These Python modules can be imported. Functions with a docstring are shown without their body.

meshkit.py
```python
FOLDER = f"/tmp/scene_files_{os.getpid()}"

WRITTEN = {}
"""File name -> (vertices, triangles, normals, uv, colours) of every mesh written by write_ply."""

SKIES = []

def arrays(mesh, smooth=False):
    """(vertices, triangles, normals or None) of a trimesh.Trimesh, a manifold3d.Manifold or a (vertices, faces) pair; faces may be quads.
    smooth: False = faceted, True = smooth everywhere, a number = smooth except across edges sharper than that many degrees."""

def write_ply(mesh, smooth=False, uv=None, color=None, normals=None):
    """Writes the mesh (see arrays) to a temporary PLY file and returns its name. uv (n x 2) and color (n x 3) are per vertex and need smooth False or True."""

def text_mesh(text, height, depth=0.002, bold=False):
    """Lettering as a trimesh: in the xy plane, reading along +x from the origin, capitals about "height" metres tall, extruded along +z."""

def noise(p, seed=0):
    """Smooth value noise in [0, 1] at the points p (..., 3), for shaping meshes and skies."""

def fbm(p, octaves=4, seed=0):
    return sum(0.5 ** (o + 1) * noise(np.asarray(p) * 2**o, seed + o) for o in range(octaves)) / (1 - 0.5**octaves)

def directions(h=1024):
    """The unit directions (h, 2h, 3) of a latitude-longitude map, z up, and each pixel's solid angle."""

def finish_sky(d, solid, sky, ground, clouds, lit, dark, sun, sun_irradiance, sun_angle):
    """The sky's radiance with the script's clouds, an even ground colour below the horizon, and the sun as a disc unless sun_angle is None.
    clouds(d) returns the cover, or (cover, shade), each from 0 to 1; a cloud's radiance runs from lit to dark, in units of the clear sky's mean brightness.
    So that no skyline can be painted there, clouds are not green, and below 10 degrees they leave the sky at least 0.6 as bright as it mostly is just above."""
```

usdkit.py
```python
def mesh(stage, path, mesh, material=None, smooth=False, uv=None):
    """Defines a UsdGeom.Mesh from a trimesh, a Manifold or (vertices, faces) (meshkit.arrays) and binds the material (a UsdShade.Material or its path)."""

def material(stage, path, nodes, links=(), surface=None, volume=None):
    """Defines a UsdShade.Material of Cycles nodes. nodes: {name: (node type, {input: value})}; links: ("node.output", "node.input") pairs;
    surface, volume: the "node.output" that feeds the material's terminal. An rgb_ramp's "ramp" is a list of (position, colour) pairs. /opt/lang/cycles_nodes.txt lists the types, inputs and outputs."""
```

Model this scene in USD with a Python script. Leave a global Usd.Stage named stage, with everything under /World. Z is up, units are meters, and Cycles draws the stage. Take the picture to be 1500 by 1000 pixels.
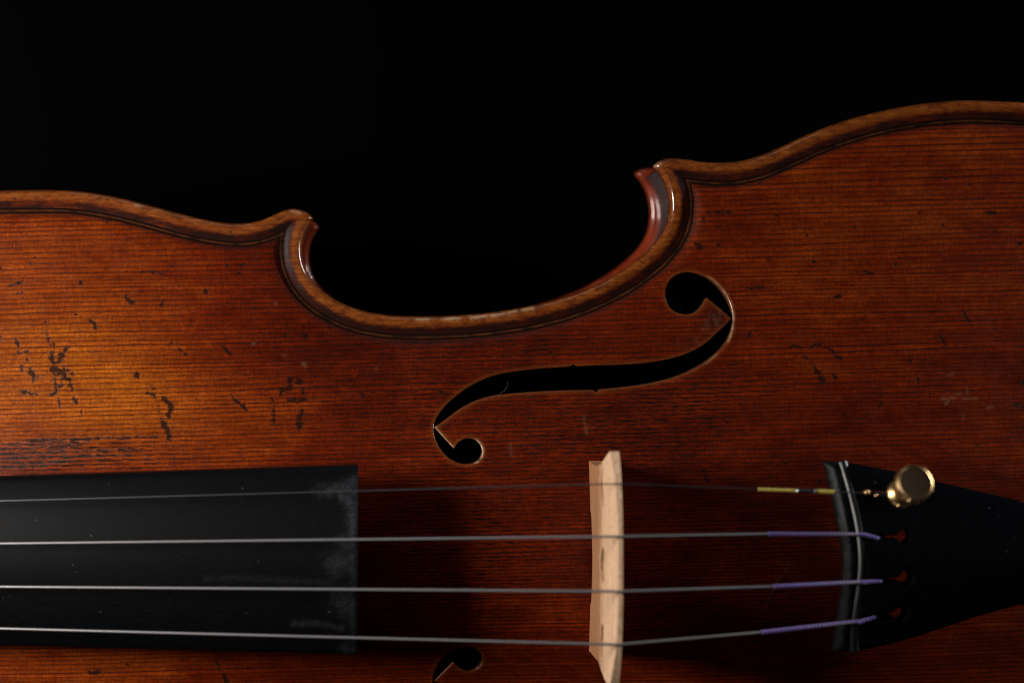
import math
import numpy as np
import manifold3d as m3
import scipy.sparse as sp
import scipy.sparse.linalg as spl
from scipy.interpolate import splprep, splev, RegularGridInterpolator, PchipInterpolator, interp1d
from scipy.spatial import Delaunay, cKDTree
from shapely.geometry import Polygon, LineString, Point
from shapely import contains_xy
from pxr import Usd, UsdGeom, UsdLux, UsdShade, Gf, Sdf, Vt
import usdkit, meshkit

rng = np.random.default_rng(7)
stage = Usd.Stage.CreateInMemory()
UsdGeom.SetStageUpAxis(stage, UsdGeom.Tokens.z)
UsdGeom.SetStageMetersPerUnit(stage, 1.0)
world = UsdGeom.Xform.Define(stage, '/World')
stage.SetDefaultPrim(world.GetPrim())
MM = 0.001

# ------------------------------------------------------------------ camera
DIST, FPX, PU, PV = 420.0, 2646.0, 580.0, 500.0      # millimetres and 1500-wide pixels: the lens hangs above the violin, shifted
cam = UsdGeom.Camera.Define(stage, '/World/camera')
cam.CreateHorizontalApertureAttr(36.0)
cam.CreateVerticalApertureAttr(36.0 * 682 / 1024)
cam.CreateFocalLengthAttr(36.0 * FPX / 1500)
cam.CreateHorizontalApertureOffsetAttr(36.0 * (750 - PU) / 1500)
cam.CreateVerticalApertureOffsetAttr(0.0)
cam.CreateClippingRangeAttr(Gf.Vec2f(0.02, 20))
cam.CreateFStopAttr(7.0)
cam.CreateFocusDistanceAttr((DIST - 8) * MM)
cam.CreateExposureAttr(0.0)
cam.AddTranslateOp().Set(Gf.Vec3d(0, 0, DIST * MM))

# ------------------------------------------------------------------ lamps (studio softboxes)
def softbox(name, pos, target, w, h, intensity, color):
    l = UsdLux.RectLight.Define(stage, '/World/' + name)
    l.CreateWidthAttr(w * MM); l.CreateHeightAttr(h * MM)
    l.CreateIntensityAttr(intensity); l.CreateColorAttr(Gf.Vec3f(*color))
    m = Gf.Matrix4d().SetLookAt(Gf.Vec3d(*[p * MM for p in pos]), Gf.Vec3d(*[p * MM for p in target]), Gf.Vec3d(0, 0, 1)).GetInverse()
    l.AddTransformOp().Set(m)
softbox('key_softbox', (-370, 35, 235), (20, -35, 5), 130, 130, 39.0, (1.0, 0.95, 0.88))
softbox('rim_softbox', (700, 195, 34), (-20, 20, -8), 450, 15, 190.0, (0.97, 0.97, 1.0))
softbox('top_softbox', (-40, 460, 105), (0, 0, 0), 180, 60, 1.6, (0.92, 0.96, 1.0))

# ------------------------------------------------------------------ pixel <-> millimetres (for measuring the photograph only)
def at(u, v, z=0.0):
    s = FPX / (DIST - z)
    return (u - PU) / s, (PV - v) / s

def to_px(x, y, z):
    s = FPX / (DIST - z)
    return PU + x * s, PV - y * s

YC = -48.5                                           # the violin's centre line

# ------------------------------------------------------------------ prims
_used = {}
def path_for(name, parent):
    base = (parent or '/World') + '/' + name
    n = _used.get(base, 0)
    _used[base] = n + 1
    return base if n == 0 else f'{base}_{n:03d}'

def data(prim, **kw):
    for k, v in kw.items():
        prim.SetCustomDataByKey(k, v)

def normals_of(v, f):
    n = np.zeros_like(v)
    fc = np.cross(v[f[:, 1]] - v[f[:, 0]], v[f[:, 2]] - v[f[:, 0]])
    for k in range(3):
        np.add.at(n, f[:, k], fc)
    return n / np.maximum(np.linalg.norm(n, axis=1, keepdims=True), 1e-30)

def raw(name, parent, v, f, n, mat, attrs=None, label=None):
    """One Mesh prim from arrays in millimetres, with its own normals and float primvars."""
    p = path_for(name, parent)
    m = UsdGeom.Mesh.Define(stage, p)
    m.CreatePointsAttr(Vt.Vec3fArray.FromNumpy((v * MM).astype(np.float32)))
    m.CreateFaceVertexCountsAttr(Vt.IntArray.FromNumpy(np.full(len(f), 3, np.int32)))
    m.CreateFaceVertexIndicesAttr(Vt.IntArray.FromNumpy(np.ascontiguousarray(f, np.int32).ravel()))
    m.CreateSubdivisionSchemeAttr('none')
    if n is not None:
        m.CreateNormalsAttr(Vt.Vec3fArray.FromNumpy(n.astype(np.float32)))
        m.SetNormalsInterpolation('vertex')
    for k, a in (attrs or {}).items():
        UsdGeom.PrimvarsAPI(m).CreatePrimvar(k, Sdf.ValueTypeNames.FloatArray, 'vertex').Set(Vt.FloatArray.FromNumpy(np.ascontiguousarray(a, np.float32)))
    UsdShade.MaterialBindingAPI.Apply(m.GetPrim()).Bind(mat)
    if label:
        data(m.GetPrim(), label=label)
    return p

def obj(name, parent, mesh, mat, smooth=35, label=None):
    if hasattr(mesh, 'to_mesh'):
        q = mesh.to_mesh(); mesh = (q.vert_properties[:, :3], q.tri_verts)
    v, f, n = meshkit.arrays(mesh, smooth)
    return raw(name, parent, v, f, n, mat, None, label)

# ------------------------------------------------------------------ material graphs
class Graph:
    def __init__(self):
        self.n, self.l = {}, []
    def add(self, kind, out, **inp):
        name = f'{kind}_{len(self.n)}'
        vals = {}
        for k, v in inp.items():
            if isinstance(v, str) and '.' in v and v.split('.')[0] in self.n:
                self.l.append((v, f'{name}.{k}'))
            else:
                vals[k] = v
        self.n[name] = (kind, vals)
        return f'{name}.{out}'
    def m(self, op, a, b=0.5, c=0.0, clamp=False):
        return self.add('math', 'value', math_type=op, value1=a, value2=b, value3=c, use_clamp=clamp)
    def attr(self, name):
        return self.add('attribute', 'fac', attribute=name)
    def step(self, x, lo, hi, a=0.0, b=1.0):
        return self.add('map_range', 'result', range_type='smoothstep', value=x, from_min=lo, from_max=hi, to_min=a, to_max=b, clamp=True)
    def pos(self, sx=1, sy=1, sz=1):
        g = self.add('texture_coordinate', 'object')
        return self.add('mapping', 'vector', vector=g, scale=(1000 * sx, 1000 * sy, 1000 * sz))
    def noise(self, vec, scale=1.0, detail=3.0, rough=0.55, dist=0.0):
        return self.add('noise_texture', 'fac', vector=vec, scale=scale, detail=detail, roughness=rough, distortion=dist)
    def mix(self, fac, a, b, kind='mix'):
        return self.add('mix', 'color', mix_type=kind, fac=fac, color1=a, color2=b)
    def ramp(self, x, stops):
        return self.add('rgb_ramp', 'color', fac=x, ramp=stops)
    def bump(self, h, strength=0.5, dist=0.0002):
        return self.add('bump', 'normal', height=h, strength=strength, distance=dist, use_object_space=False)
    def done(self, name, **principled):
        s = self.add('principled_bsdf', 'BSDF', **principled)
        return usdkit.material(stage, '/World/Looks/' + name, self.n, self.l, surface=s)

def plain(name, **kw):
    return Graph().done(name, **kw)

def spruce():
    g = Graph()
    t, d, hd = g.attr('grain_t'), g.attr('edge_d'), g.attr('hole_d')
    worn, marks, gd, pale = g.attr('worn'), g.attr('marks'), g.attr('grain_dark'), g.attr('pale')
    p = g.pos()
    wob = g.noise(g.pos(0.25, 1.3, 1), 1.0, 4, 0.6)
    tt = g.m('add', t, g.m('multiply', g.m('subtract', wob, 0.5), 0.34))
    fr = g.m('fraction', tt)
    ring = g.m('floor', tt)
    rnd = g.add('white_noise_texture', 'value', dimensions='1D', w=ring)
    # late wood: slow rise, sharp fall
    late = g.m('multiply', g.step(fr, 0.48, 0.88), g.step(fr, 0.91, 1.0, 1.0, 0.0))
    late = g.m('multiply', late, g.add('map_range', 'result', value=rnd, from_min=0, from_max=1, to_min=0.55, to_max=1.12))
    seg = g.noise(g.pos(0.055, 0.8, 0.5), 1.0, 3, 0.55)
    late = g.m('multiply', late, g.step(seg, 0.30, 0.62, 0.5, 1.0))
    # colours of the varnish: golden where it is worn thin, red brown elsewhere
    big = g.noise(g.pos(0.035, 0.06, 0.05), 1.0, 4, 0.6)
    mid = g.noise(g.pos(0.12, 0.35, 0.3), 1.0, 5, 0.65)
    wv = g.m('add', worn, g.m('add', g.m('multiply', g.m('subtract', big, 0.5), 0.75), g.m('multiply', g.m('subtract', mid, 0.5), 0.6)), clamp=True)
    base = g.ramp(wv, [(0.0, (0.105, 0.0090, 0.0018)), (0.28, (0.21, 0.0215, 0.0025)), (0.62, (0.36, 0.062, 0.005)), (1.0, (0.54, 0.132, 0.008))])
    # per-ring tint and fine fibre
    fib = g.noise(g.pos(0.35, 7.0, 2.0), 1.0, 3, 0.6)
    base = g.mix(1.0, base, g.ramp(fib, [(0.25, (0.77, 0.72, 0.69)), (0.75, (1.17, 1.2, 1.22))]), 'multiply')
    med = g.noise(g.pos(2.6, 0.45, 0.5), 1.0, 2, 0.5)
    base = g.mix(1.0, base, g.ramp(med, [(0.3, (0.80, 0.76, 0.73)), (0.7, (1.14, 1.18, 1.2))]), 'multiply')
    grit = g.noise(p, 1.6, 4, 0.65)
    base = g.mix(1.0, base, g.ramp(grit, [(0.3, (0.72, 0.68, 0.65)), (0.7, (1.26, 1.28, 1.28))]), 'multiply')
    mott = g.noise(g.pos(0.10, 0.22, 0.2), 1.0, 5, 0.7)
    base = g.mix(1.0, base, g.ramp(mott, [(0.33, (0.78, 0.70, 0.66)), (0.55, (1.0, 1.0, 1.0)), (0.75, (1.14, 1.18, 1.18))]), 'multiply')
    rt = g.add('map_range', 'result', value=rnd, from_min=0, from_max=1, to_min=0.86, to_max=1.12)
    base = g.mix(1.0, base, g.add('combine_color', 'color', r=rt, g=rt, b=rt), 'multiply')
    # the pale worn edge
    jag = g.noise(g.pos(0.5, 2.2, 0.6), 1.0, 4, 0.65)
    dj = g.m('add', d, g.m('multiply', g.m('subtract', jag, 0.5), 1.7))
    edge = g.step(dj, 1.8, 3.3, 1.0, 0.0)
    en = g.noise(g.pos(0.25, 0.9, 0.5), 1.0, 4, 0.6)
    ecol = g.ramp(en, [(0.25, (0.17, 0.034, 0.006)), (0.5, (0.29, 0.074, 0.012)), (0.8, (0.42, 0.135, 0.026))])
    ev = g.noise(g.pos(0.35, 0.5, 0.5), 1.0, 5, 0.7)
    ecol = g.mix(g.step(ev, 0.46, 0.66, 0.0, 0.85), ecol, (0.13, 0.026, 0.007))
    ecol = g.mix(g.m('multiply', late, 0.5), ecol, (0.11, 0.026, 0.009))
    lcol = g.mix(wv, (0.030, 0.0050, 0.0030), (0.105, 0.014, 0.004))
    base = g.mix(g.m('multiply', late, 0.95, clamp=True), base, lcol)
    # dirt rubbed into the grain
    dk = g.m('multiply', gd, g.m('multiply', g.step(fr, 0.15, 0.6, 0.25, 1.0), g.step(g.noise(g.pos(0.34, 3.0, 1), 1.0, 5, 0.75), 0.45, 0.57)), clamp=True)
    base = g.mix(dk, base, (0.013, 0.006, 0.005))
    base = g.mix(edge, base, ecol)
    dirt = g.m('multiply', g.step(dj, 2.2, 3.3), g.step(dj, 4.9, 7.0, 1.0, 0.0))
    dirt = g.m('multiply', dirt, g.step(g.noise(g.pos(0.16, 0.3, 0.3), 1.0, 4, 0.6), 0.22, 0.62, 0.35, 0.97), clamp=True)
    dirt = g.m('maximum', dirt, g.m('multiply', g.attr('grime'), g.step(jag, 0.25, 0.5, 0.6, 1.0)), clamp=True)
    base = g.mix(dirt, base, (0.022, 0.0085, 0.007))
    rd = g.m('multiply', g.step(d, 0.0, 1.6, 1.0, 0.0), g.step(g.noise(g.pos(0.5, 0.8, 0.9), 1.0, 4, 0.7), 0.46, 0.62))
    base = g.mix(g.m('multiply', rd, 0.75), base, (0.09, 0.026, 0.012))
    # rubbed rim of the sound holes
    hr = g.m('multiply', g.step(g.m('add', hd, g.m('multiply', g.m('subtract', jag, 0.5), 1.6)), -0.1, 1.3, 1.0, 0.0), 0.22)
    base = g.mix(hr, base, (0.42, 0.13, 0.024))
    base = g.mix(g.step(hd, 0.0, 0.08, 0.7, 0.0), base, (0.14, 0.06, 0.03))
    base = g.mix(g.m('multiply', pale, 0.8), base, (0.60, 0.40, 0.24))  # pale scratches, with edge and rim highlights painted in
    # pits and scratches
    pn = g.noise(p, 0.55, 3, 0.6)
    pits = g.m('multiply', g.step(pn, 0.70, 0.735), 0.85)
    pn2 = g.noise(g.pos(0.55, 1.5, 1.0), 1.1, 2, 0.6)
    pits = g.m('maximum', pits, g.m('multiply', g.step(pn2, 0.70, 0.75), 0.8))
    rag = g.noise(g.pos(0.9, 2.0, 1.0), 1.5, 5, 0.75)
    mk = g.m('multiply', g.step(g.m('add', marks, g.m('multiply', g.m('subtract', rag, 0.5), 2.4)), 0.28, 0.62), g.step(marks, 0.03, 0.25))
    mk = g.m('maximum', g.m('multiply', mk, 0.88), pits)
    base = g.mix(mk, base, (0.014, 0.0065, 0.0045))
    h = g.m('add', g.m('multiply', late, -0.5), g.m('multiply', fib, 0.35))
    h = g.m('add', h, g.m('add', g.m('multiply', mk, -0.6), g.m('multiply', mid, 0.6)))
    rough = g.add('map_range', 'result', value=g.noise(p, 0.25, 4, 0.6), from_min=0.3, from_max=0.7, to_min=0.27, to_max=0.42)
    rough = g.m('subtract', rough, g.step(d, 0.2, 1.3, 0.08, 0.0))
    return g.done('spruce_varnish', base_color=base, roughness=rough, specular_ior_level=0.16, normal=g.bump(h, 0.35, 0.00012), coat_weight=g.m('maximum', g.step(d, 0.3, 1.4, 1.0, 0.0), g.step(hd, 0.2, 0.6, 0.3, 0.0)), coat_ior=1.9, coat_roughness=0.085)

def maple_red():
    g = Graph()
    p = g.pos()
    fl = g.noise(g.pos(0.22, 0.22, 0.02), 1.0, 3, 0.5)
    sheen_noise = g.noise(g.pos(0.06, 0.06, 0.5), 1.0, 4, 0.6)
    base = g.ramp(fl, [(0.3, (0.15, 0.016, 0.006)), (0.7, (0.30, 0.042, 0.011))])
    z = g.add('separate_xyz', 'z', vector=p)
    sheen_band = g.m('multiply', g.step(z, -30, -25), g.step(z, -13, -7, 1.0, 0.0))  # grey reflection on the ribs, painted in as a band at mid height
    base = g.mix(g.m('multiply', sheen_band, g.step(sheen_noise, 0.3, 0.6, 0.7, 1.0)), base, (0.125, 0.092, 0.096))
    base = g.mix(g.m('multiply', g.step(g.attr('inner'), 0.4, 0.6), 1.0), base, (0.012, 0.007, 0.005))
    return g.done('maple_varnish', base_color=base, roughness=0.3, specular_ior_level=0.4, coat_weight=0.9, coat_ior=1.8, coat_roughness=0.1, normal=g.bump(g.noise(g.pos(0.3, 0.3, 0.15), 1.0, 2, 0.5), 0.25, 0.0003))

def ebony(name='ebony', dusty=False, rough=0.36, spec=0.22):
    g = Graph()
    gr = g.noise(g.pos(0.12, 6.0, 3.0), 1.0, 4, 0.65)
    base = g.ramp(gr, [(0.35, (0.0014, 0.0016, 0.0022)), (0.7, (0.0056, 0.0061, 0.0078))])
    sp_ = g.step(g.noise(g.pos(), 1.9, 1, 0.5), 0.79, 0.83)
    base = g.mix(g.m('multiply', sp_, 0.5), base, (0.4, 0.4, 0.44))
    if dusty:
        du = g.m('multiply', g.attr('dust'), g.step(g.noise(g.pos(0.7, 1.0, 1), 1.6, 5, 0.75), 0.25, 0.75), clamp=True)
        base = g.mix(g.m('multiply', du, 0.6), base, (0.11, 0.12, 0.14))
        r = g.m('add', rough, g.m('multiply', du, 0.3))
    else:
        r = rough
    if name == 'ebony':
        spec = g.step(g.add('separate_xyz', 'x', vector=g.pos()), 95.0, 98.0, 0.22, 0.0)
    return g.done(name, base_color=base, roughness=r, specular_ior_level=spec, normal=g.bump(gr, 0.2, 0.0001))

def bridge_wood():
    g = Graph()
    fine = g.noise(g.pos(1.2, 0.35, 3.2), 1.0, 4, 0.6)
    base = g.ramp(fine, [(0.3, (0.82, 0.48, 0.28)), (0.7, (0.97, 0.71, 0.50))])
    fl = g.step(g.noise(g.pos(2.0, 1.3, 0.45), 1.0, 3, 0.6), 0.58, 0.70)
    base = g.mix(g.m('multiply', fl, 0.7), base, (0.42, 0.20, 0.085))
    z = g.add('separate_xyz', 'z', vector=g.pos())
    low = g.step(g.m('add', z, g.m('multiply', g.noise(g.pos(0.3, 0.5, 0.3), 1.0, 3, 0.6), 8.0)), 29.0, 38.0, 0.85, 0.0)
    base = g.mix(low, base, (0.40, 0.165, 0.065))  # grime and the shading of the lower face, put into the colour
    stk = g.noise(g.pos(2.2, 0.06, 2.4), 1.0, 4, 0.6)
    base = g.mix(1.0, base, g.ramp(stk, [(0.3, (0.74, 0.66, 0.58)), (0.6, (1.04, 1.04, 1.04))]), 'multiply')
    return g.done('bridge_maple', base_color=base, roughness=0.55, specular_ior_level=0.3, normal=g.bump(fine, 0.15, 0.0001))

def silk(name, a, b):
    g = Graph()
    n = g.noise(g.pos(), 3.5, 3, 0.6)
    return g.done(name, base_color=g.ramp(n, [(0.3, a), (0.7, b)]), roughness=0.7, sheen_weight=0.4)

def purf():
    g = Graph()
    n = g.noise(g.pos(0.25, 0.25, 0.3), 1.0, 4, 0.65)
    return g.done('purfling_tan', base_color=g.ramp(n, [(0.38, (0.020, 0.009, 0.007)), (0.62, (0.095, 0.029, 0.010))]), roughness=0.7, specular_ior_level=0.0)

M = dict(
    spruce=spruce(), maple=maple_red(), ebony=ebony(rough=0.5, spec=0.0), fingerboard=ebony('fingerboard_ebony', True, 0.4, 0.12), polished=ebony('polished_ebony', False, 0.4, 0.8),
    bridge=bridge_wood(),
    purf_dark=plain('purfling_black', base_color=(0.013, 0.006, 0.0045), roughness=0.7, specular_ior_level=0.0),
    purf_light=purf(),
    inside=plain('bare_wood_inside', base_color=(0.10, 0.05, 0.025), roughness=0.9),
    steel=plain('string_steel', base_color=(0.40, 0.40, 0.42), metallic=1.0, roughness=0.32),
    wound=plain('wound_string', base_color=(0.66, 0.64, 0.66), metallic=0.85, roughness=0.36),
    violet=silk('violet_silk', (0.045, 0.019, 0.17), (0.17, 0.09, 0.44)),
    yellow=silk('yellow_silk', (0.42, 0.30, 0.015), (0.75, 0.60, 0.07)),
    black_thread=plain('black_thread', base_color=(0.01, 0.01, 0.012), roughness=0.5),
    brass=plain('brass', base_color=(0.80, 0.53, 0.24), metallic=1.0, roughness=0.32),
    bronze=plain('dark_screw_top', base_color=(0.72, 0.44, 0.27), metallic=1.0, roughness=0.33),
    velvet=plain('black_velvet', base_color=(0.0012, 0.0012, 0.0014), roughness=1.0, specular_ior_level=0.0),
    lint=plain('pale_lint', base_color=(0.22, 0.18, 0.15), roughness=0.8),
)

# ------------------------------------------------------------------ backdrop
def sheet():
    s = 1600
    n = 40
    g = np.linspace(-s, s, n + 1)
    X, Y = np.meshgrid(g, g)
    Z = -54 + 0 * X
    v = np.stack([X, Y, Z], -1).reshape(-1, 3)
    i = np.arange(n * (n + 1)).reshape(n, n + 1)[:, :-1].ravel()
    f = np.vstack([np.stack([i, i + 1, i + n + 2], 1), np.stack([i, i + n + 2, i + n + 1], 1)])
    return v, f
p_ = obj('backdrop', None, sheet(), M['velvet'], False)
data(stage.GetPrimAtPath(p_), kind='structure', label='plain black velvet backdrop lying behind the violin', category='backdrop')

violin = UsdGeom.Xform.Define(stage, '/World/violin').GetPrim()
data(violin, label='old red-brown varnished violin lying face up on black backdrop', category='violin')
V = '/World/violin'

# ------------------------------------------------------------------ body outline
up_px = [(0, 278.7), (50, 276.2), (100, 278.3), (150, 284.5), (200, 295), (250, 308.3), (283, 317), (316.7, 324), (343.3, 326.5), (373, 323.3), (396.7, 316.5), (413, 307.5), (430, 304.7), (446.7, 309.5), (458.3, 319)]
c_px = [(458.3, 319), (450, 333), (443, 350), (441, 366), (444.6, 386), (454, 405), (467.5, 421), (481, 433), (508, 447), (535, 455), (562, 459.5), (589, 462), (616, 463), (643, 462.6), (670, 462.0), (697, 460), (724, 456.6), (751, 452), (778, 447), (807, 440), (847, 428.5), (888, 409.5), (915, 393), (942, 374.5), (963.7, 353), (977, 327), (982, 303), (980, 281), (973, 262), (964.5, 251), (958.3, 243)]
lo_px = [(958.3, 243), (964.5, 236.2), (974.5, 232.4), (993, 230.4), (1015, 233), (1036.6, 237), (1060, 238.6), (1088, 234.5), (1117, 225.5), (1150, 212), (1183, 197), (1216.7, 184), (1250, 173.3), (1283, 164), (1316.7, 156), (1350, 151), (1383, 147.9), (1433, 146.2), (1466.7, 146.7), (1500, 148.7)]
def mm(pts): return np.array([at(u, v) for u, v in pts])
upper = np.vstack([[(-150.0, YC), (-149.6, YC + 22), (-147, YC + 42), (-142, YC + 57.5), (-133, YC + 69.5), (-121, YC + 77.6), (-107, YC + 82.2)], mm(up_px)])
lower = np.vstack([mm(lo_px), [(165, YC + 102.4), (180, YC + 97.2), (192, YC + 88), (200.5, YC + 74), (204.8, YC + 55), (206.2, YC + 28), (206.4, YC)]])
cbout = mm(c_px)
def smooth_path(pts, s, step=0.1):
    tck, u = splprep(pts.T, s=s, k=3)
    uu = np.linspace(0, 1, 4000)
    q = np.array(splev(uu, tck)).T
    L = np.r_[0, np.cumsum(np.linalg.norm(np.diff(q, axis=0), axis=1))]
    n = int(L[-1] / step)
    ss = np.linspace(0, L[-1], n + 1)
    q = np.stack([np.interp(ss, L, q[:, 0]), np.interp(ss, L, q[:, 1])], 1)
    q[0], q[-1] = pts[0], pts[-1]
    return q
S1, S2, S3 = smooth_path(upper, 0.15), smooth_path(cbout, 0.25), smooth_path(lower, 0.2)
half = np.vstack([S1[:-1], S2[:-1], S3])
mir = half[::-1] * [1, -1] + [0, 2 * YC]
OUT = np.vstack([half[:-1], mir[:-1]])
body = Polygon(OUT)
out_tree = cKDTree(OUT)

# ------------------------------------------------------------------ arching: a Poisson surface gives the cross arch
hgrid = 1.0
gx, gy = np.arange(-154, 211, hgrid), np.arange(YC - 110, YC + 110.1, hgrid)
GX, GY = np.meshgrid(gx, gy, indexing='ij')
inside = contains_xy(body, GX, GY)
idx = -np.ones(GX.shape, int); idx[inside] = np.arange(inside.sum())
I, J = np.nonzero(inside)
rows, cols, vals = [idx[I, J]], [idx[I, J]], [np.full(len(I), 4.0)]
for di, dj in ((1, 0), (-1, 0), (0, 1), (0, -1)):
    k = idx[I + di, J + dj]; ok = k >= 0
    rows.append(idx[I, J][ok]); cols.append(k[ok]); vals.append(np.full(ok.sum(), -1.0))
A = sp.csr_matrix((np.concatenate(vals), (np.concatenate(rows), np.concatenate(cols))))
phi = np.zeros(GX.shape); phi[inside] = spl.spsolve(A.tocsc(), np.ones(len(I)))
phic = phi[:, np.argmin(abs(gy - YC))]
rr = np.sqrt(np.clip(1 - phi / np.maximum(phic, 1e-6)[:, None], 0, 1))
hl = 14.6 * np.clip(1 - np.abs((gx - 25) / 178.0) ** 2.5, 0, 1)
arch_grid = hl[:, None] * (0.5 * (1 + np.cos(np.pi * rr))) ** 0.92
arch_grid[~inside] = 0
arch_f = RegularGridInterpolator((gx, gy), arch_grid, method='cubic', bounds_error=False, fill_value=0)
_fx, _fy = np.arange(-154, 210.01, 0.5), np.arange(YC - 109.5, YC + 109.6, 0.5)
_FX, _FY = np.meshgrid(_fx, _fy, indexing='ij')
arch_fine = arch_f(np.stack([_FX, _FY], -1).reshape(-1, 2)).reshape(_FX.shape)
from scipy.ndimage import gaussian_filter
arch_l = RegularGridInterpolator((_fx, _fy), gaussian_filter(arch_fine, 1.6), bounds_error=False, fill_value=0)

def rim(d, w=1.25, h=2.0):
    return -h + h * np.sqrt(np.clip(1 - (1 - np.clip(d / w, 0, 1)) ** 2, 0, 1))

def top_z(x, y, d=None):
    pts = np.stack([x, y], -1)
    if d is None:
        d = out_tree.query(pts)[0]
    a = arch_l(pts)
    blend = np.clip((d - 2.5) / 5, 0, 1); blend = blend * blend * (3 - 2 * blend)
    return a * blend - 0.8 * np.exp(-((d - 4.9) / 1.9) ** 2) + rim(d)

def on_top(u, v):
    x, y = at(u, v, 8.0)
    for _ in range(6):
        z = float(top_z(np.array([x]), np.array([y]))[0])
        x, y = at(u, v, z)
    return x, y, z

# ------------------------------------------------------------------ sound holes
f_z5 = [(1215, 53), (1260, 57), (1310, 75), (1350, 105), (1385, 145), (1408, 185), (1421, 230), (1424, 270), (1418, 310), (1405, 350), (1378, 390), (1340, 425), (1300, 455), (1250, 484), (1200, 507), (1150, 524), (1100, 537), (1020, 553), (940, 563), (870, 570), (834, 573), (829, 584), (815, 584), (810, 575), (760, 576), (700, 577), (600, 580), (500, 587), (430, 593), (370, 600), (320, 612), (270, 632), (220, 660), (180, 690), (150, 712), (125, 730), (112, 737),
        (150, 779), (193, 826), (206, 806), (222, 793), (245, 784), (265, 782), (290, 790), (310, 808), (322, 835), (320, 860), (305, 885), (280, 898), (250, 902), (220, 899), (185, 885), (155, 862), (130, 830), (112, 795), (103, 760), (102, 728), (112, 700), (130, 670), (160, 635), (200, 600), (250, 562), (310, 530), (370, 507), (430, 495), (500, 485), (560, 478), (620, 474), (706, 469), (716, 462), (726, 461), (736, 467), (760, 466), (850, 462), (940, 460), (1020, 455), (1100, 444), (1160, 432), (1220, 412), (1270, 388), (1310, 360), (1345, 325), (1380, 295), (1405, 268), (1411, 259),
        (1390, 240), (1350, 205), (1308, 172), (1300, 187), (1285, 210), (1265, 229), (1240, 241), (1205, 244), (1165, 232), (1140, 210), (1125, 180), (1121, 145), (1130, 110), (1150, 82), (1180, 62)]
fh = np.array([on_top(600 + a / 3, 380 + b / 3)[:2] for a, b in f_z5])
def chaikin(p, sharp, n=2):
    for _ in range(n):
        q, s2 = [], []
        for i in range(len(p)):
            a, b = p[i], p[(i + 1) % len(p)]
            sa, sb = sharp[i], sharp[(i + 1) % len(p)]
            if sa: q.append(a); s2.append(True)
            else: q.append(0.75 * a + 0.25 * b); s2.append(False)
            if sb: pass
            else: q.append(0.25 * a + 0.75 * b); s2.append(False)
        p, sharp = np.array(q), s2
    return p
sharp = [pt in ((112, 737), (193, 826), (1411, 259), (1308, 172)) for pt in f_z5]
fh = chaikin(fh, sharp, 2)
def resample_closed(p, step):
    p = np.vstack([p, p[:1]])
    L = np.r_[0, np.cumsum(np.linalg.norm(np.diff(p, axis=0), axis=1))]
    s = np.unique(np.r_[np.linspace(0, L[-1], int(L[-1] / step), endpoint=False)])
    return np.stack([np.interp(s, L, p[:, 0]), np.interp(s, L, p[:, 1])], 1)
_fs = Polygon(fh).buffer(-0.14, join_style=2)
_fs = max(getattr(_fs, 'geoms', [_fs]), key=lambda q: q.area)
fh = np.array(_fs.exterior.coords)[:-1]
if _fs.exterior.is_ccw != Polygon(fh).exterior.is_ccw: fh = fh[::-1]
H1 = resample_closed(fh, 0.13)
H2 = H1[::-1] * [1, -1] + [0, 2 * YC]
hole1, hole2 = Polygon(H1), Polygon(H2)
hole_tree = cKDTree(np.vstack([H1, H2]))

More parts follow.
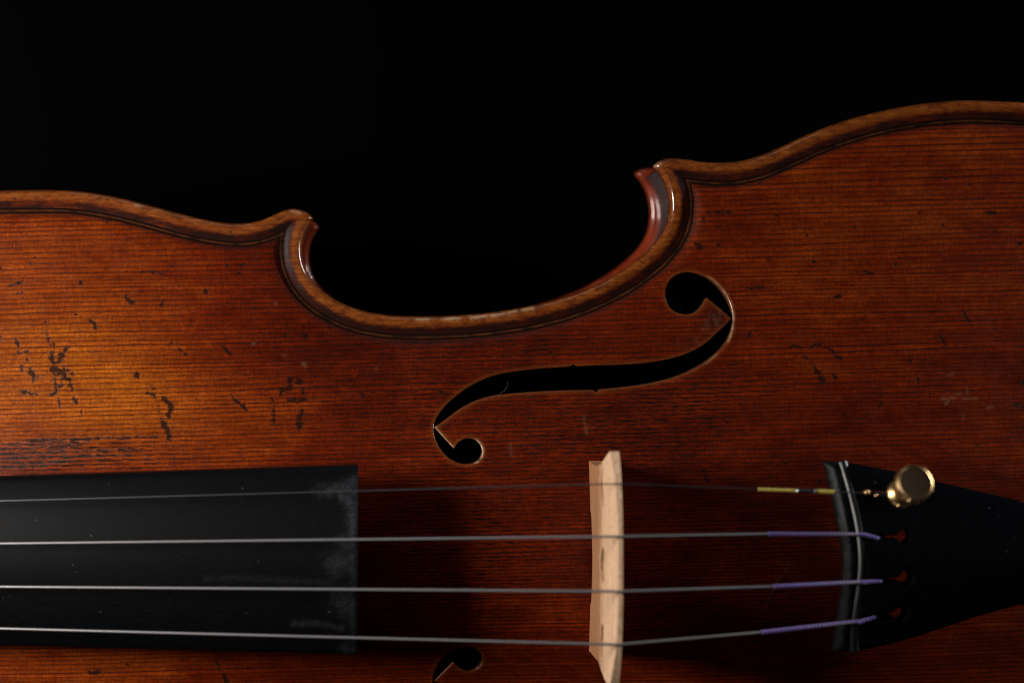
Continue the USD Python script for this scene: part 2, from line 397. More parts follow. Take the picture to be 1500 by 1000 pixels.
# ------------------------------------------------------------------ top plate
P0, P1, P2, P3 = 4.25, 4.65, 5.15, 5.55      # the purfling's black - tan - black
def ring_points(poly, d, step):
    g = poly if d == 0 else poly.buffer(-d, join_style=2, quad_segs=16)
    out = []
    for q in getattr(g, 'geoms', [g]):
        out.append(resample_closed(np.array(q.exterior.coords)[:-1], step))
    return np.vstack(out)
def in_view(p): return (p[:, 0] > -97) & (p[:, 0] < 151) & (p[:, 1] > -84)
pts = []
for d in (0.0, 0.03, 0.12, 0.28, 0.5, 0.8, 1.15, 1.6, 2.05, 2.5, 3.0, 3.5, 3.9, P0, P1, P2, P3, 5.9, 6.3):
    q = ring_points(body, d, 0.3)
    far = ~in_view(q)
    keep = ~far | (np.arange(len(q)) % 4 == 0)
    pts.append(q[keep])
rim_pts = pts[0]
pts += [H1, H2]
for hp, sgn in ((hole1, 1), (hole2, 1)):
    for d in (0.02, 0.06, 0.12, 0.2, 0.3, 0.42, 0.54):
        g = hp.buffer(d, join_style=1)
        pts.append(resample_closed(np.array(g.exterior.coords)[:-1], 0.16))
def hexgrid(x0, x1, y0, y1, s):
    xs = np.arange(x0, x1, s); ys = np.arange(y0, y1, s * 0.866)
    X, Y = np.meshgrid(xs, ys)
    X = X + (np.arange(len(ys)) % 2)[:, None] * s / 2
    return np.stack([X.ravel(), Y.ravel()], 1)
g1 = hexgrid(-97, 151, -84, 58, 0.42)
g2 = hexgrid(-152, 208, YC - 108, YC + 108, 1.6)
g2 = g2[~in_view(g2)]
gg = np.vstack([g1, g2])
gg = gg[contains_xy(body, gg[:, 0], gg[:, 1])]
gg = gg[out_tree.query(gg)[0] > 6.6]
gg = gg[(hole_tree.query(gg)[0] > 0.6) & ~contains_xy(hole1, gg[:, 0], gg[:, 1]) & ~contains_xy(hole2, gg[:, 0], gg[:, 1])]
pts.append(gg)
P = np.vstack(pts)
P = np.unique(np.round(P, 5), axis=0)
tri = Delaunay(P).simplices
cen = P[tri].mean(1)
ok = contains_xy(body, cen[:, 0], cen[:, 1]) & ~contains_xy(hole1, cen[:, 0], cen[:, 1]) & ~contains_xy(hole2, cen[:, 0], cen[:, 1])
tri, cen = tri[ok], cen[ok]
a, b, c = P[tri[:, 0]], P[tri[:, 1]], P[tri[:, 2]]
area = (b[:, 0] - a[:, 0]) * (c[:, 1] - a[:, 1]) - (b[:, 1] - a[:, 1]) * (c[:, 0] - a[:, 0])
tri[area < 0] = tri[area < 0][:, ::-1]
dd = out_tree.query(P)[0]
dd[dd < 0.02] = 0
hd = hole_tree.query(P)[0]
Z = top_z(P[:, 0], P[:, 1], dd) - 0.36 * (1 - np.sqrt(np.clip(1 - np.clip(1 - hd / 0.40, 0, 1) ** 2, 0, 1)))
# a faint flute round the lower wings of the sound holes
TV = np.column_stack([P, Z])
TN = normals_of(TV, tri)

# wear that the photograph shows, kept with painted edge highlights as masks on the wood
U, W = to_px(TV[:, 0], TV[:, 1], TV[:, 2])
def paint(mask, pts_, w, k, soft=False):
    pts_ = np.array(pts_, float)
    lo, hi = pts_.min(0) - 3 * w - 4, pts_.max(0) + 3 * w + 4
    sel = np.nonzero((U > lo[0]) & (U < hi[0]) & (W > lo[1]) & (W < hi[1]))[0]
    if len(sel) == 0: return
    q = np.stack([U[sel], W[sel]], 1)
    jit = meshkit.fbm(np.column_stack([q[:, 0] * 0.16, q[:, 1] * 0.26, np.full(len(q), 3.1)]), 3, 5) - 0.5
    best = np.full(len(q), 1e9)
    if len(pts_) == 1:
        best = np.linalg.norm(q - pts_[0], axis=1)
    for a_, b_ in zip(pts_[:-1], pts_[1:]):
        ab = b_ - a_; t_ = np.clip(((q - a_) @ ab) / max(ab @ ab, 1e-9), 0, 1)
        best = np.minimum(best, np.linalg.norm(q - (a_ + t_[:, None] * ab), axis=1))
    best = best + jit * (1.2 + w * 1.5)
    if soft:
        mask[sel] = np.maximum(mask[sel], k * np.exp(-np.maximum(best, 0) ** 2 / w ** 2)); return
    val = min(1.0, k * 1.15) / (1 + np.exp((best - w * 0.50) / (0.7 + 0.10 * w)))
    mask[sel] = np.maximum(mask[sel], val)
marks = np.zeros(len(P))
strokes = [
    ([(66, 470), (67, 476)], 3.0, .7), ([(68, 486), (72, 500)], 4.5, .8), ([(70, 506), (79, 503)], 3.5, .7), ([(75, 516), (78, 533), (80, 548)], 6.5, .8), ([(80, 553), (83, 575)], 4, .9), ([(85, 581), (87, 594)], 2.5, .8), ([(83, 568), (92, 563)], 5, .7),
    ([(100, 507), (95, 513)], 4.5, .85), ([(90, 521), (86, 529)], 7.5, .85), ([(93, 544), (84, 549)], 6, .85), ([(90, 555), (103, 556)], 4.5, .8), ([(102, 563), (106, 570)], 5, .7), ([(109, 582), (112, 590)], 4, .75), ([(97, 536), (107, 546)], 2.5, .6), ([(92, 538), (108, 549)], 3, .7), ([(84, 541), (95, 548)], 6, .9),
    ([(47, 546)], 9, .95), ([(48.6, 558)], 6, .9), ([(35, 576)], 9, .85), ([(44, 577), (53, 577)], 6, .85), ([(22, 497), (27, 506)], 5, .85), ([(28, 516), (42, 514)], 4, .8), ([(32, 537), (33, 548)], 4, .75), ([(78, 578)], 7, .9), ([(40, 527)], 4, .8), ([(19, 570)], 5, .6), ([(1, 496)], 6, .9),
    ([(184, 433), (193, 445)], 5, .9), ([(142, 478.6)], 6, .95), ([(132, 469), (139, 474)], 3.5, .8), ([(154, 470)], 4, .8), ([(239, 441), (236, 450)], 3.5, .8),
    ([(201, 549)], 6, .9), ([(216, 576), (229, 581)], 5, .85), ([(224, 569)], 6, .8), ([(240, 583), (249, 592), (252, 600), (248, 607)], 6, .85), ([(237, 616), (243, 626), (248, 638)], 8, .85), ([(250, 503)], 5, .7), ([(262, 511), (274, 520)], 3.5, .8),
    ([(417, 492)], 5, .85), ([(447, 492)], 7, .85), ([(325, 506), (331, 512), (338, 518)], 4, .85), ([(337, 578), (347, 588), (361, 600)], 4.5, .85), ([(411, 579), (412, 572), (425, 570), (425, 555)], 5, .8), ([(438, 559)], 8, .8), ([(444, 570), (446, 578)], 5, .75), ([(424, 586), (446, 586)], 5, .75), ([(442, 601), (438, 625)], 7, .65), ([(398, 583), (401, 590), (401, 622)], 4, .7), ([(460, 582)], 5, .6), ([(531, 579.5)], 7, .85), ([(566, 614.6)], 6.5, .8), ([(647, 574)], 6, .7),
    ([(1097, 491)], 8, .85), ([(1158, 506), (1170, 506)], 3.5, .75), ([(1186, 508), (1202, 504)], 4.5, .8), ([(1215, 510), (1231, 526)], 5, .8), ([(1159, 523)], 5, .7), ([(1180, 524)], 5, .75), ([(1193, 538), (1206, 560)], 6, .7), ([(1218, 546), (1225, 556)], 4, .75), ([(1017, 569)], 7, .6), ([(1068, 533), (1080, 533)], 4, .6), ([(1030, 688), (1033, 697), (1038, 705)], 4.5, .85), ([(1127, 697)], 6, .6),
    ([(1224, 436), (1231, 432)], 5, .95), ([(1266, 397), (1276, 402)], 5, .9), ([(1411, 457), (1421, 472)], 4.5, .75), ([(1374, 484), (1385, 504)], 4.5, .75), ([(1349, 555)], 8, .85), ([(1333, 529)], 6, .8), ([(1362, 576)], 5, .6), ([(1290, 592)], 5, .75), ([(1430, 653)], 5, .75), ([(1485, 593), (1497, 593)], 5, .8), ([(1499, 561)], 6, .8),
    ([(1446, 310), (1455, 312)], 6, .95), ([(1347, 313)], 5, .85), ([(1493, 357)], 6, .85), ([(1422, 271)], 5, .7), ([(1193, 383)], 6, .9), ([(1052, 333)], 5, .7), ([(1052, 359)], 5, .75), ([(1020, 357), (1026, 362)], 6, .75), ([(1030, 322)], 5, .7), ([(1182, 346)], 4, .75), ([(1125, 380)], 4, .7), ([(1037, 312), (1070, 310)], 2.5, .75), ([(1083, 423), (1130, 421)], 3, .7), ([(1313, 387)], 3.5, .75), ([(1293, 433)], 3.5, .7), ([(1466, 205)], 4, .7), ([(1250, 333)], 4, .7),
    ([(118, 413)], 6, .95), ([(337, 340)], 6, .8), ([(302, 427)], 6, .9), ([(45, 387)], 4, .8), ([(203, 398), (222, 398), (240, 402)], 3, .75), ([(14, 418), (33, 413)], 3, .75), ([(18, 430), (33, 428)], 3, .7), ([(333, 389)], 5, .8), ([(350, 400)], 5, .75), ([(253, 389)], 4, .6),
    ([(862, 612), (866, 620)], 4, .5), ([(840, 658)], 6, .6), ([(765, 652)], 5, .6), ([(786, 655)], 6, .7), ([(702, 673)], 5, .6), ([(725, 632)], 6, .6), ([(763, 617)], 6, .55), ([(779, 665)], 7, .6),
    *[([(u_, v_), (u_ + l_, v_ - l_ * .03)], 2.6, .75) for u_, v_, l_ in ((0, 650, 130), (40, 645, 190), (0, 657, 110), (0, 664, 200), (90, 661, 120), (0, 671, 150), (20, 678, 90), (0, 684, 70), (120, 668, 70), (60, 654, 60))],
    ([(140, 985), (147, 982), (132, 984)], 5, .85), ([(318, 968), (326, 985), (332, 1000)], 4.5, .8), ([(225, 960)], 4, .7), ([(118, 955)], 5, .5),
    ([(770, 510), (800, 506)], 2.5, .5), ([(840, 497)], 4, .6), ([(806, 517)], 5, .6), ([(770, 515)], 5, .6),
]
for s in strokes: paint(marks, *s)
for _ in range(150):
    u0, v0 = rng.uniform(0, 1500), rng.uniform(180, 1000)
    ang = rng.normal(0.4, 1.0); l = rng.choice([0, 0, 3, 6])
    paint(marks, [(u0, v0), (u0 + l * math.cos(ang), v0 + l * math.sin(ang))] if l else [(u0, v0)], rng.uniform(1.5, 3.6), rng.uniform(.35, .8))
pale = np.zeros(len(P))
holepale = np.zeros(len(P))  # bare wood and lit edges of the sound holes, painted pale
for s in [([(699, 641), (706, 650), (708, 659), (706, 668), (698, 676)], 4, 1.0), ([(637, 624), (650, 640), (665, 656)], 2.5, .7), ([(1040, 404), (1058, 420), (1070, 440), (1075, 460), (1074, 480), (1068, 500)], 3, .75), ([(1050, 520), (1035, 533)], 2.5, .4), ([(700, 978), (712, 970), (715, 960)], 3, .5)]:
    paint(holepale, *s)
chip_glints = [([(650, 464.5), (672, 464.3)], 1.8, 1.0), ([(690, 463), (712, 461)], 1.6, .9), ([(720, 460), (738, 457)], 2.2, 1.0), ([(744, 455.5), (756, 453)], 2.4, 1.0), ([(766, 451.5), (779, 449)], 2.0, .9), ([(610, 465), (628, 465.3)], 1.3, .8), ([(428, 307), (440, 310)], 1.5, .6), ([(960, 241), (966, 238)], 2.5, .8), ([(199, 298), (206, 300)], 1.4, .7)]  # bare-wood chips and white edge glints, both painted as pale strokes
for s in [([(a_, b_ + 2.2) for a_, b_ in q_], w_ + .4, k_) for q_, w_, k_ in chip_glints] + [([(1388, 588), (1394, 582)], 1.6, .5), ([(1380, 584), (1397, 583)], 1.4, .4), ([(1412, 584), (1431, 584)], 1.4, .4), ([(1399, 577), (1408, 576)], 1.2, .4), ([(1416, 568), (1417, 577)], 1.2, .35), ([(1388, 550), (1396, 547)], 1.2, .3), ([(1446, 597), (1455, 595)], 1.3, .4), ([(1411, 606), (1411, 615)], 1.1, .3), ([(1385, 592), (1388, 589)], 1.6, .5),
          ([(444, 533), (448, 536)], 2.2, .5), ([(417, 521)], 2, .35), ([(551, 539)], 1.6, .3), ([(371, 503)], 2, .4), ([(404, 445)], 1.8, .4), ([(855, 610), (859, 634)], 1.6, .28), ([(748, 650), (749, 668)], 1.4, .28), ([(1055, 445), (1052, 490)], 1.2, .15), ([(1040, 455), (1036, 487)], 1.2, .12), ([(1021, 500)], 7, .12), ([(1034, 470), (1030, 484)], 2, .18), ([(1046, 462), (1050, 475)], 3, .18)]:
    paint(pale, *s)
pale = np.maximum(pale * np.where(dd < 2.5, 1.0, 0.55), holepale * np.clip(1.4 - hd / 0.45, 0, 1))
def blob(u0, v0, ru, rv, k):
    return k * np.exp(-((U - u0) / ru) ** 2 - ((W - v0) / rv) ** 2)
worn = 0.22 + blob(60, 560, 280, 160, .60) + blob(180, 600, 150, 60, .22) + blob(40, 380, 200, 80, .20) + blob(380, 590, 120, 70, .15) - blob(430, 450, 150, 90, .28) - blob(680, 530, 260, 90, .20) + blob(1250, 350, 260, 150, .17) + blob(1430, 380, 120, 160, .04) - blob(1000, 680, 300, 120, .22) + blob(60, 985, 220, 45, .40) + blob(1300, 230, 260, 60, .10) + blob(760, 560, 120, 25, -.05) + blob(800, 640, 200, 60, .05)
gdark = blob(90, 668, 150, 26, 1.0) + blob(900, 640, 140, 70, .55) + blob(1000, 600, 90, 45, .60) + blob(690, 800, 170, 150, .65) + blob(800, 505, 90, 14, .5) + blob(1080, 560, 90, 30, .3) + blob(640, 500, 90, 16, .4) + blob(1060, 850, 140, 140, .5) + blob(600, 560, 260, 80, .4) + 0.34
yr = P[:, 1] - YC - 0.024 * (P[:, 0] - 20)
spacing_y = np.linspace(-115, 115, 2000)
cum = np.cumsum((spacing_y[1] - spacing_y[0]) / (0.84 + 0.42 * np.abs(spacing_y) / 90))
gt = np.interp(yr, spacing_y, cum) + 200
q3 = np.column_stack([P[:, 0] * 0.0, P[:, 1] / 4.0, np.zeros(len(P))])
gt += 1.2 * (meshkit.noise(q3, 3) - 0.5)
gt += 0.8 * (meshkit.fbm(np.column_stack([P[:, 0] / 45, P[:, 1] / 9, np.zeros(len(P))]), 3, 9) - 0.5)

grime = np.clip(blob(417, 334, 24, 15, 1.5) * (dd > 2.6) + blob(1001, 257, 20, 18, 1.3) * (dd > 2.6) + blob(1000, 300, 9, 60, .8) * (dd > 3) + blob(1050, 466, 20, 20, .75) + blob(1020, 500, 26, 12, .3), 0, 1)
attrs = dict(grime=grime, grain_t=gt, edge_d=dd, hole_d=hd, worn=np.clip(worn, 0, 1), marks=marks, grain_dark=np.clip(gdark, 0, 1), pale=pale)
dc = dd[tri].mean(1)
zone = np.where((dc > P0) & (dc < P1), 1, np.where((dc > P1) & (dc < P2), 2, np.where((dc > P2) & (dc < P3), 3, 0)))
def subset(k):
    f = tri[zone == k]
    used, inv = np.unique(f, return_inverse=True)
    return used, inv.reshape(-1, 3)

# underside and the walls of the sound holes
def plate_under(thick):
    q = np.vstack([rim_pts] + [ring_points(body, d, 0.9) for d in (0.12, 0.5, 1.0, 1.6, 3.0, 5.0)] + [H1, H2])
    g = hexgrid(-152, 208, YC - 108, YC + 108, 2.5)
    g = g[contains_xy(body, g[:, 0], g[:, 1])]
    g = g[(out_tree.query(g)[0] > 6) & (hole_tree.query(g)[0] > 1.2) & ~contains_xy(hole1, g[:, 0], g[:, 1]) & ~contains_xy(hole2, g[:, 0], g[:, 1])]
    q = np.unique(np.round(np.vstack([q, g]), 5), axis=0)
    t = Delaunay(q).simplices
    c = q[t].mean(1)
    t = t[contains_xy(body, c[:, 0], c[:, 1]) & ~contains_xy(hole1, c[:, 0], c[:, 1]) & ~contains_xy(hole2, c[:, 0], c[:, 1])]
    a, b, c = q[t[:, 0]], q[t[:, 1]], q[t[:, 2]]
    ar = (b[:, 0] - a[:, 0]) * (c[:, 1] - a[:, 1]) - (b[:, 1] - a[:, 1]) * (c[:, 0] - a[:, 0])
    t[ar > 0] = t[ar > 0][:, ::-1]
    d = out_tree.query(q)[0]; d[d < 0.02] = 0
    z = top_z(q[:, 0], q[:, 1], d) - 2 * (rim(d) + 2.0) + np.clip(d - 5, 0, 5) / 5 * 1.2
    return np.column_stack([q, z]), t
UV_, UT = plate_under(2.8)
def hole_wall(H):
    ztop = top_z(H[:, 0], H[:, 1]) - 0.36
    n = len(H)
    v = np.vstack([np.column_stack([H, ztop]), np.column_stack([H, ztop - 2.7])])
    i = np.arange(n); j = (i + 1) % n
    f = np.vstack([np.stack([i, j, n + j], 1), np.stack([i, n + j, n + i], 1)])
    return v, f
parts_v, parts_f, parts_n = [], [], []
used0, f0 = subset(0)
def pad(a, n, val): return np.r_[a[used0], np.full(n, val)]
extra_v, extra_f, off = [UV_], [UT + len(used0)], len(used0) + len(UV_)
extra_n = [normals_of(UV_, UT)]
for H in (H1, H2):
    v, f = hole_wall(H)
    poly = Polygon(H)
    # orient the wall towards the opening
    nrm = normals_of(v, f)
    probe = v[:len(H), :2] + nrm[:len(H), :2] * 0.03
    if contains_xy(poly, probe[:, 0], probe[:, 1]).mean() < 0.5:
        f = f[:, ::-1]; nrm = -nrm
    extra_v.append(v); extra_f.append(f + off); extra_n.append(nrm); off += len(v)
ne = off - len(used0)
n_under, n_wall = len(UV_), ne - len(UV_)
top_attrs = {k: pad(v_, ne, 0.0) for k, v_ in attrs.items()}
top_attrs['edge_d'] = np.r_[dd[used0], out_tree.query(UV_[:, :2])[0], np.full(n_wall, 30.0)]
top_attrs['hole_d'] = np.r_[hd[used0], np.full(n_under, 30.0), np.full(n_wall, 0.0)]
top_attrs['grain_t'] = np.r_[gt[used0], UV_[:, 1], np.full(n_wall, 0.3)]
top = raw('top_plate', V, np.vstack([TV[used0]] + extra_v), np.vstack([f0] + extra_f), np.vstack([TN[used0]] + extra_n), M['spruce'], top_attrs)
for k, mat, lab in ((1, 'purf_dark', None), (2, 'purf_light', None), (3, 'purf_dark', None)):
    uu_, ff_ = subset(k)
    raw('purfling', top, TV[uu_], ff_, TN[uu_], M[mat])

# ------------------------------------------------------------------ ribs
def wall_strip(path, z0, z1, thick):
    t = np.gradient(path, axis=0); t /= np.linalg.norm(t, axis=1, keepdims=True)
    nrm = np.column_stack([-t[:, 1], t[:, 0]])
    inner = path - nrm * thick
    zs = np.linspace(z0, z1, 9)
    bulge = 0.25 * np.sin(np.linspace(0, np.pi, 9))
    v, f = [], []
    n = len(path)
    for k, z in enumerate(zs):
        v.append(np.column_stack([path + nrm * bulge[k], np.full(n, z)]))
    for z in (z1, z0):
        v.append(np.column_stack([inner, np.full(n, z)]))
    R = len(v)
    V_ = np.vstack(v)
    for r in range(R):
        r2 = (r + 1) % R
        i = np.arange(n - 1)
        f.append(np.stack([r * n + i, r2 * n + i, r2 * n + i + 1], 1)); f.append(np.stack([r * n + i, r2 * n + i + 1, r * n + i + 1], 1))
    return V_, np.vstack(f)
inset = body.buffer(-1.5, join_style=2, quad_segs=16)
ring = np.array(inset.exterior.coords)[:-1]
if not inset.exterior.is_ccw: ring = ring[::-1]
tips = [S1[-1], S2[-1]]
ring_t = ring[ring[:, 1] >= YC - 1e-6]
order = np.argsort(np.arctan2(ring_t[:, 1] - YC, ring_t[:, 0] - 28))[::-1]      # from the neck end to the button end
ring_t = np.array(LineString(ring).coords)
k0 = np.argmin(np.linalg.norm(ring - [-147.1, YC], axis=1)); ring = np.roll(ring, -k0, axis=0)
if ring[len(ring) // 4, 1] < YC: ring = np.roll(ring[::-1], 1, axis=0)
def corner_index(tip):
    near = np.nonzero(np.linalg.norm(ring - tip, axis=1) < 9)[0]
    pr, nx = ring[(near - 1) % len(ring)], ring[(near + 1) % len(ring)]
    a1, a2 = ring[near] - pr, nx - ring[near]
    cosv = (a1 * a2).sum(1) / (np.linalg.norm(a1, axis=1) * np.linalg.norm(a2, axis=1) + 1e-12)
    return near[np.argmin(cosv)]
i1, i2 = corner_index(tips[0]), corner_index(tips[1])
iend = np.argmin(np.linalg.norm(ring - [203.5, YC], axis=1))
def resample_open(p, step):
    L = np.r_[0, np.cumsum(np.linalg.norm(np.diff(p, axis=0), axis=1))]
    s = np.linspace(0, L[-1], max(3, int(L[-1] / step)))
    return np.stack([np.interp(s, L, p[:, 0]), np.interp(s, L, p[:, 1])], 1)
for a_, b_ in ((0, i1), (i1, i2), (i2, iend)):
    seg = resample_open(ring[a_:b_ + 1], 0.8)
    for flip in (False, True):
        q = seg if not flip else (seg * [1, -1] + [0, 2 * YC])[::-1]
        v, f = wall_strip(q, -33.4, -2.6, 1.1)
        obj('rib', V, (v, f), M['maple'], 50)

# ------------------------------------------------------------------ back plate
def back_plate():
    o = OUT.copy()
    w = np.exp(-(np.linalg.norm(o - S2[-1], axis=1) / 9) ** 2)
    o[:, 1] += 1.2 * w
    bp = Polygon(o).buffer(0)
    bt = cKDTree(o)
    q = np.vstack([ring_points(bp, d, 0.5) for d in (0.0, 0.12, 0.4, 0.8, 1.6, 2.6)] + [ring_points(bp, d, 2.0) for d in (4.5, 7.0)])
    g = hexgrid(-152, 208, YC - 108, YC + 108, 3.0)
    g = g[contains_xy(bp, g[:, 0], g[:, 1])]; g = g[bt.query(g)[0] > 8]
    q = np.unique(np.round(np.vstack([q, g]), 5), axis=0)
    t = Delaunay(q).simplices; c = q[t].mean(1); t = t[contains_xy(bp, c[:, 0], c[:, 1])]
    a, b, c = q[t[:, 0]], q[t[:, 1]], q[t[:, 2]]
    ar = (b[:, 0] - a[:, 0]) * (c[:, 1] - a[:, 1]) - (b[:, 1] - a[:, 1]) * (c[:, 0] - a[:, 0])
    t[ar < 0] = t[ar < 0][:, ::-1]
    d = bt.query(q)[0]; d[d < 0.02] = 0
    zt = -33.0 + rim(d)
    zb = -37.0 - rim(d) - arch_l(q) * np.clip((d - 3) / 5, 0, 1)
    n = len(q)
    return np.vstack([np.column_stack([q, zt]), np.column_stack([q, zb])]), np.vstack([t, t[:, ::-1] + n])
bk_v, bk_f = back_plate()
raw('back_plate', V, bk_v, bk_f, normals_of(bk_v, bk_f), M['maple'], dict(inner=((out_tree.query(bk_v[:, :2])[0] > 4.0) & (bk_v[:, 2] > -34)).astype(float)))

# ------------------------------------------------------------------ fingerboard and neck
FB_R = 42.0
def fb_center(x): return 33.2 + 0.13 * (x + 8)
def fb_edges(x):
    t = (x + 8.3) / (-92.0 + 8.3)
    return -26.9 + t * (-30.3 + 26.9), -67.9 + t * (-67.5 + 67.9)
def fingerboard():
    xs = np.r_[np.linspace(-285, -98, 30), np.linspace(-97.5, -9.2, 177), [-8.9, -8.6, -8.38, -8.3]]
    dx = np.r_[np.zeros(207), [0.02, 0.1, 0.22, 0.45]]
    nt = 72
    v = []
    for x, s in zip(xs, dx):
        e1, e0 = fb_edges(x)
        c = (e1 + e0) / 2; h = (e1 - e0) / 2
        y = np.linspace(-h, h, nt)
        z = fb_center(x) - (FB_R - np.sqrt(FB_R ** 2 - y ** 2)) - s
        rnd = 0.5 * np.clip(1 - (h - np.abs(y)) / 0.8, 0, 1) ** 2
        zb = fb_center(x) - (FB_R - np.sqrt(FB_R ** 2 - h ** 2)) - 5.2
        top_ = np.column_stack([np.full(nt, x), c + y, z - rnd])
        v.append(np.vstack([top_, [[x, c + h, zb], [x, c - h, zb]]]))
    m = nt + 2; n = len(xs)
    f = []
    for k in range(n - 1):
        i = np.arange(m); j = (i + 1) % m
        a, b, c_, d_ = k * m + i, k * m + j, (k + 1) * m + j, (k + 1) * m + i
        f += [np.stack([a, d_, c_], 1), np.stack([a, c_, b], 1)]
    V_ = np.vstack(v)
    for k, rev in ((0, False), (n - 1, True)):
        i = np.arange(1, m - 1)
        ff = np.stack([np.full(m - 2, k * m), k * m + i, k * m + i + 1], 1)
        f.append(ff[:, ::-1] if not rev else ff)
    return V_, np.vstack(f)
fv, ff = fingerboard()
vol = np.einsum('ij,ij->', fv[ff[:, 0]], np.cross(fv[ff[:, 1]], fv[ff[:, 2]]))
if vol < 0: ff = ff[:, ::-1]
import trimesh
sm = trimesh.graph.smooth_shade(trimesh.Trimesh(fv, ff, process=False), angle=np.radians(35), facet_minarea=None)
fv, ff = np.array(sm.vertices), np.array(sm.faces)
U, W = to_px(fv[:, 0], fv[:, 1], fv[:, 2])
dust = np.zeros(len(fv))
for s in [([(470, 719), (495, 717), (516, 716)], 9, .6), ([(500, 722), (514, 735), (517, 755), (518, 790)], 9, .75), ([(505, 712), (520, 705)], 10, .6), ([(519, 700), (521, 860)], 6, .45), ([(500, 792), (518, 798)], 9, .5), ([(490, 826), (518, 822)], 16, .45), ([(300, 848), (360, 846), (430, 850), (480, 853)], 4, .2), ([(430, 912), (480, 914), (500, 919)], 4, .45), ([(500, 880), (518, 890)], 16, .4), ([(505, 950), (520, 950)], 9, .4), ([(518, 900), (521, 945)], 6, .3)]:
    paint(dust, *s, soft=True)
raw('fingerboard', V, fv, ff, normals_of(fv, ff), M['fingerboard'], dict(dust=dust))
def neck():
    xs = np.linspace(-284, -140, 30)
    v = []
    nt = 24
    for x in xs:
        e1, e0 = fb_edges(x)
        h = (e1 - e0) / 2 - 0.6; c = (e1 + e0) / 2
        zt = fb_center(x) - (FB_R - np.sqrt(FB_R ** 2 - h ** 2)) - 5.3
        dep = 13 + 24 * np.clip((x + 165) / 25, 0, 1) ** 2
        th = np.linspace(0, np.pi, nt)
        v.append(np.column_stack([np.full(nt, x), c + h * np.cos(th), zt - dep * np.sin(th)]))
    f = []
    for k in range(len(xs) - 1):
        i = np.arange(nt); j = (i + 1) % nt
        f += [np.stack([k * nt + i, k * nt + j, (k + 1) * nt + j], 1), np.stack([k * nt + i, (k + 1) * nt + j, (k + 1) * nt + i], 1)]
    for k in (0, len(xs) - 1):
        i = np.arange(1, nt - 1)
        f.append(np.stack([np.full(nt - 2, k * nt), k * nt + i, k * nt + i + 1], 1))
    return np.vstack(v), np.vstack(f)
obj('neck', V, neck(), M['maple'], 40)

# ------------------------------------------------------------------ bridge
def spline_closed(p, n=400):
    p = np.vstack([p, p[:1]])
    tck, _ = splprep(np.array(p, float).T, s=0, per=True)
    return np.array(splev(np.linspace(0, 1, n, endpoint=False), tck)).T
def pz(y, x=45.0): return float(top_z(np.array([x]), np.array([YC + y]))[0])
STR_B = dict(E=(18.9, 43.4), A=(8.2, 46.0), D=(-3.1, 46.3), G=(-14.4, 44.3))      # y from the centre line, height, on the bridge
bt = PchipInterpolator([-24.6, -20, -14.4, -3.1, 8.2, 18.9, 22, 25.3], [38.0, 41.2, 43.95, 45.95, 45.65, 43.2, 41.4, 38.3])
def bridge_outline():
    L = []
    for y in np.linspace(21.4, 10.5, 9): L.append((y, pz(y) + 0.0))             # E foot, follows the plate
    L += [(10.2, pz(10) + 0.9), (9.0, pz(9) + 1.6), (5.5, pz(5) + 2.3), (0, pz(0) + 2.6), (-5.5, pz(5) + 2.3), (-9.0, pz(9) + 1.6), (-10.2, pz(10) + 0.9)]
    for y in np.linspace(-10.5, -21.4, 9): L.append((y, pz(y)))
    zf = pz(21.4)
    L += [(-21.6, zf + 1.0), (-21.3, zf + 2.4), (-21.25, zf + 3.6), (-21.25, zf + 5.0), (-21.25, zf + 7.4), (-21.25, zf + 9.4), (-21.2, zf + 11.0), (-21.2, zf + 12.6), (-21.3, zf + 15.0), (-22.6, zf + 18.5), (-23.8, zf + 22.4), (-24.6, 38.0)]
    for y in np.linspace(-24.2, 24.9, 60): L.append((y, float(bt(y))))
    L += [(25.3, 38.3), (24.4, 35.6), (23.2, 32.4), (22.0, 29.0), (21.25, zf + 12.6), (21.2, zf + 11.0), (21.25, zf + 9.4), (21.25, zf + 7.4), (21.25, zf + 5.0), (21.25, zf + 3.6), (21.3, zf + 2.4), (21.6, zf + 1.0)]
    return np.array(L)
bo = bridge_outline()
heart = spline_closed([(0.4, 28.6), (2.6, 29.4), (4.2, 31.0), (3.8, 32.3), (2.0, 32.7), (0.4, 32.0), (-1.2, 32.7), (-3.0, 32.3), (-3.4, 31.0), (-1.8, 29.4)], 80)
kid = [(19.8, 29.2), (17.6, 28.9), (14.2, 29.2), (12.6, 30.4), (12.8, 31.8), (14.6, 32.1), (16.6, 31.2), (18.6, 30.4), (20.0, 30.2)]
def ring_poly(p): return Polygon(p).buffer(0)
bp = ring_poly(bo).difference(ring_poly(heart))
for s in (1, -1):
    bp = bp.difference(ring_poly([(y * s + 0.35, z) for y, z in kid]).buffer(0.5).buffer(-0.5))
def poly_rings(p):
    out = []
    for q in getattr(p, 'geoms', [p]):
        out.append(np.array(q.exterior.coords)[:-1]); out += [np.array(h.coords)[:-1] for h in q.interiors]
    return out
def prism(p, h, refine=None):
    m = m3.Manifold.extrude(m3.CrossSection([r.tolist() for r in poly_rings(p)], m3.FillRule.EvenOdd), h)
    if refine: m = m.refine_to_length(refine)
    q = m.to_mesh()
    return np.array(q.vert_properties[:, :3], float), np.array(q.tri_verts)
def bridge_mesh():
    v, f = prism(bp, 1.0, 1.0)
    y, z, k = v[:, 0], v[:, 1], v[:, 2]
    zz = np.clip((z - 11) / 35, 0, 1)
    xf = 43.7 + 0.3 * zz + 2.15 * zz ** 2.2          # the curved face towards the fingerboard
    xb = 47.7 - 0.7 * zz
    # ease the arris
    x = xf + (xb - xf) * k
    return np.column_stack([x, YC + y, z]), f[:, [0, 1, 2]]
bv, bf = bridge_mesh()
